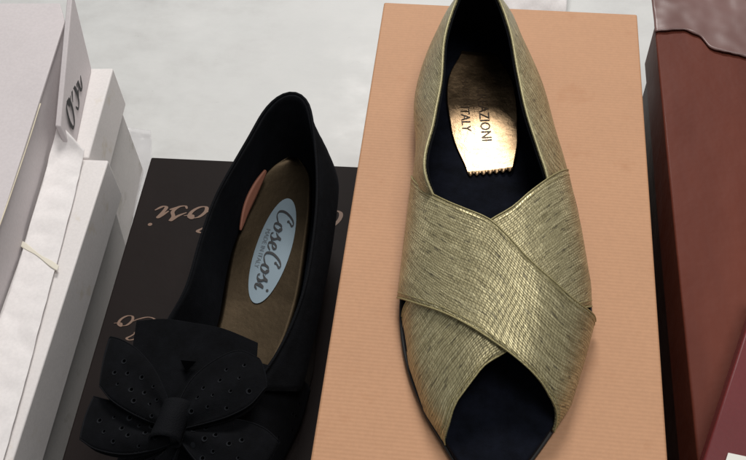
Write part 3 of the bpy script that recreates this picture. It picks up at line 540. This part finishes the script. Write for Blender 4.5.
# vamp
BC = lambda y: interp(y, [-.042, 0, .06, .10, .15], [-.094, -.086, -.0735, -.068, -.064]); BW = lambda y: interp(y, [-.042, -.036, -.025, -.01, .02, .06, .10, .14], [.003, .013, .025, .035, .046, .049, .0475, .044])
BH = lambda y: interp(y, [-.042, -.02, 0, .03, .06, .10, .13], [.006, .014, .022, .036, .043, .0455, .046])
def bl(th, y, off=0):
    s = math.sin(th); return Vector((BC(y)+(BW(y)+off)*s, y, .107+BH(y)*math.sqrt(max(0, 1-abs(s)**2.3))+off*math.cos(th)))
Gv = []
for i in range(46):
    r = []
    for j in range(45):
        th = (j/44*2-1)*1.55; y1 = .078+.030*abs(math.sin(th))**4*(.15 if th > 0 else .8); y = -.042+(y1+.042)*(i/45)**.9; r.append(bl(th, y))
    Gv.append(r)
link_mesh('vamp', shell(Gv, 0, -.0014, 1 if normals(Gv)[20][22].z > 0 else -1), SUEDE, bs)
# pin holes in the vamp's right side and toe
def dot(bm, p, n, r, seg=10):
    n = n.normalized(); a = n.orthogonal().normalized(); b = n.cross(a)
    c = bm.verts.new(p+n*r*.02); ring = [bm.verts.new(p+(a*math.cos(k*math.tau/seg)+b*math.sin(k*math.tau/seg))*r) for k in range(seg)]
    for k in range(seg): bm.faces.new((c, ring[k], ring[(k+1) % seg]))
def grid_dots(bm, bm2, G, flip, spots, r0, off):
    N = normals(G)
    for u, v in spots:
        i = min(int(v*(len(G)-1)), len(G)-1); j = min(int(u*(len(G[0])-1)), len(G[0])-1); n = N[i][j]*flip
        r = r0*(.7+.6*random.random()); dot(bm, G[i][j]+n*(off+.0001), n, r); dot(bm2, G[i][j]+n*(off+.0003)+Vector((.00025, .0003, 0)), n, r*.62)
bmd, bmh = bmesh.new(), bmesh.new(); random.seed(4)
fv = 1 if normals(Gv)[20][22].z > 0 else -1
grid_dots(bmd, bmh, Gv, fv, [(.80+.16*random.random()*1.0, .35+.13*k/2) for k in range(9)]+[(.9, .8), (.88, .95), (.84, .62)], .0010, 0)
link_mesh('pin_holes', bmd, PERF, bs); link_mesh('pin_hole_centres', bmh, HOLE, bs)
# tongue flap
TL = cr([(-.1234, .0943, .1555), (-.105, .0935, .1620), (-.0879, .0909, .1650), (-.0689, .0893, .1640), (-.0486, .0855, .1575)], 40)
BL = cr([(-.1190, .050, .1510), (-.103, .047, .158), (-.0850, .045, .1605), (-.0660, .045, .159), (-.0450, .049, .153)], 40)
Gf = ruled(TL, BL, 20); ff = 1 if normals(Gf)[8][20].z > 0 else -1
fo = link_mesh('tongue_flap', shell(Gf, 0, -.0022, ff), SUEDE, bs, True, .0005)
bm = bmesh.new()
p0 = Vector((-.0833, .0625, .1658))
tri = [bm.verts.new(p0+Vector(q)) for q in ((-.0045, .0035, 0), (.0045, .0035, 0), (0.0003, -.0035, 0))]; bm.faces.new(tri)
link_mesh('cut_out', bm, HOLE, fo, False)
# bow
bow = bpy.data.objects.new('bow', None); C.objects.link(bow); bow.parent = bs
def loop_mesh(a, b, z, hmax, tipz, seed, spots):
    A = cr([(*p, 0) for p in D[a]], 30); B = cr([(*p, 0) for p in D[b]], 30); G = []
    path = [k/34 for k in range(35)]
    def at(s, v, side):
        u = s*29; i = min(int(u), 28); f = u-i; p = A[i].lerp(A[i+1], f).lerp(B[i].lerp(B[i+1], f), v)
        tipb = (4*v*(1-v))*.0012*s**3; d = (A[-1]+B[-1]-A[0]-B[0]).normalized(); p = p+d*tipb
        h = hmax*math.sin(math.pi*min(1, s**.8*.78+.0))**.9*math.sqrt(max(0, 1-s**7)); fold = .0022*math.sin(v*math.pi*3+seed)*(1-s)**1.0
        return Vector((p.x, p.y, z+tipz*s+(h*(.55+.45*math.sin(math.pi*v)) if side > 0 else -h*.55)+fold))
    n = 16
    rows = [[at(s, i/(n-1), 1) for i in range(n)] for s in path]+[[at(s, i/(n-1), -1) for i in range(n)] for s in path[::-1][1:]]
    fl2 = 1 if normals(rows)[12][8].z > 0 else -1
    o = link_mesh('bow_loop', shell(rows, .0006, -.0006, fl2), SUEDE, bow)
    bm = bmesh.new(); tube(bm, [r[0]+Vector((0, 0, .0006)) for r in rows[:35]], .0004, 6); tube(bm, [r[-1]+Vector((0, 0, .0006)) for r in rows[:35]], .0004, 6); link_mesh('edge_stitching', bm, SUEDE2, o)
    d1, d2 = bmesh.new(), bmesh.new(); grid_dots(d1, d2, rows[:35], fl2, [(v, s) for s, v in spots], .0013, .0007)
    link_mesh('pin_holes', d1, PERF, o); link_mesh('pin_hole_centres', d2, HOLE, o)
    return o
sp = lambda sd, n: (random.seed(sd), [((.16+.70*((k*.618+sd*.23) % 1)), (.25+.68*(k+.5)/n)) for k in range(n)])[1]
loop_mesh('lul_a', 'lul_b', .165, .0048, .003, 0, sp(1, 12))
loop_mesh('lll_a', 'lll_b', .160, .0045, .000, 1, sp(2, 12))
loop_mesh('rul_a', 'rul_b', .165, .0048, .001, 2, sp(3, 12))
loop_mesh('rll_a', 'rll_b', .160, .0045, -.004, 3, sp(5, 11))
loop_mesh('tail_l_a', 'tail_l_b', .153, .0050, -.006, 4, sp(6, 7))
Gk = []
for i in range(24):
    ph = i/23*math.tau; r = []
    for j in range(12):
        v = j/11; r.append(Vector((-.0838+.0075*math.cos(ph)*(1+.10*abs(2*v-1))+(v-.5)*.003, .0185+v*.0215, .1645+.0095*math.sin(ph)*(1-.12*abs(2*v-1)))))
    Gk.append(r)
link_mesh('knot', shell(Gk, .0004, -.0006, 1), SUEDE2, bow)
# oval label on the insole
lc = Vector((-.0608, .1748)); lax = Vector((.0050, .0385)); la = lax.length; lu = lax.normalized(); lv = Vector((lu.y, -lu.x)); lb = .0118
def lab(x, y, off): p = lc+lu*x+lv*y; return Vector((p.x, p.y, insz(p.y)+off+.0001))
bm = bmesh.new(); rows = [[lab(la*r*math.cos(t), lb*r*math.sin(t), .0006) for t in [k*math.tau/56 for k in range(56)]] for r in (0, .25, .5, .75, 1)]
vr = [[bm.verts.new(p) for p in row] for row in rows[1:]]; c0 = bm.verts.new(rows[0][0])
for k in range(56):
    bm.faces.new((c0, vr[0][k], vr[0][(k+1) % 56]))
    for a in range(3): bm.faces.new((vr[a][k], vr[a+1][k], vr[a+1][(k+1) % 56], vr[a][(k+1) % 56]))
lo = link_mesh('oval_label', bm, LABEL, bs)
# reads from the heel towards the toe, tops of the letters to the right
k_ = .0072
link_mesh('lettering', script('CoseCosi', lambda x, y: lab(la*.80-x*k_*.96, -.0042+y*.0060, .0010), .095, .2), INK, lo)
link_mesh('lettering', text_mesh('MADE IN ITALY', .0042, lambda x, y: lab(-x, -.0072+y, .0010)), INK2, lo)
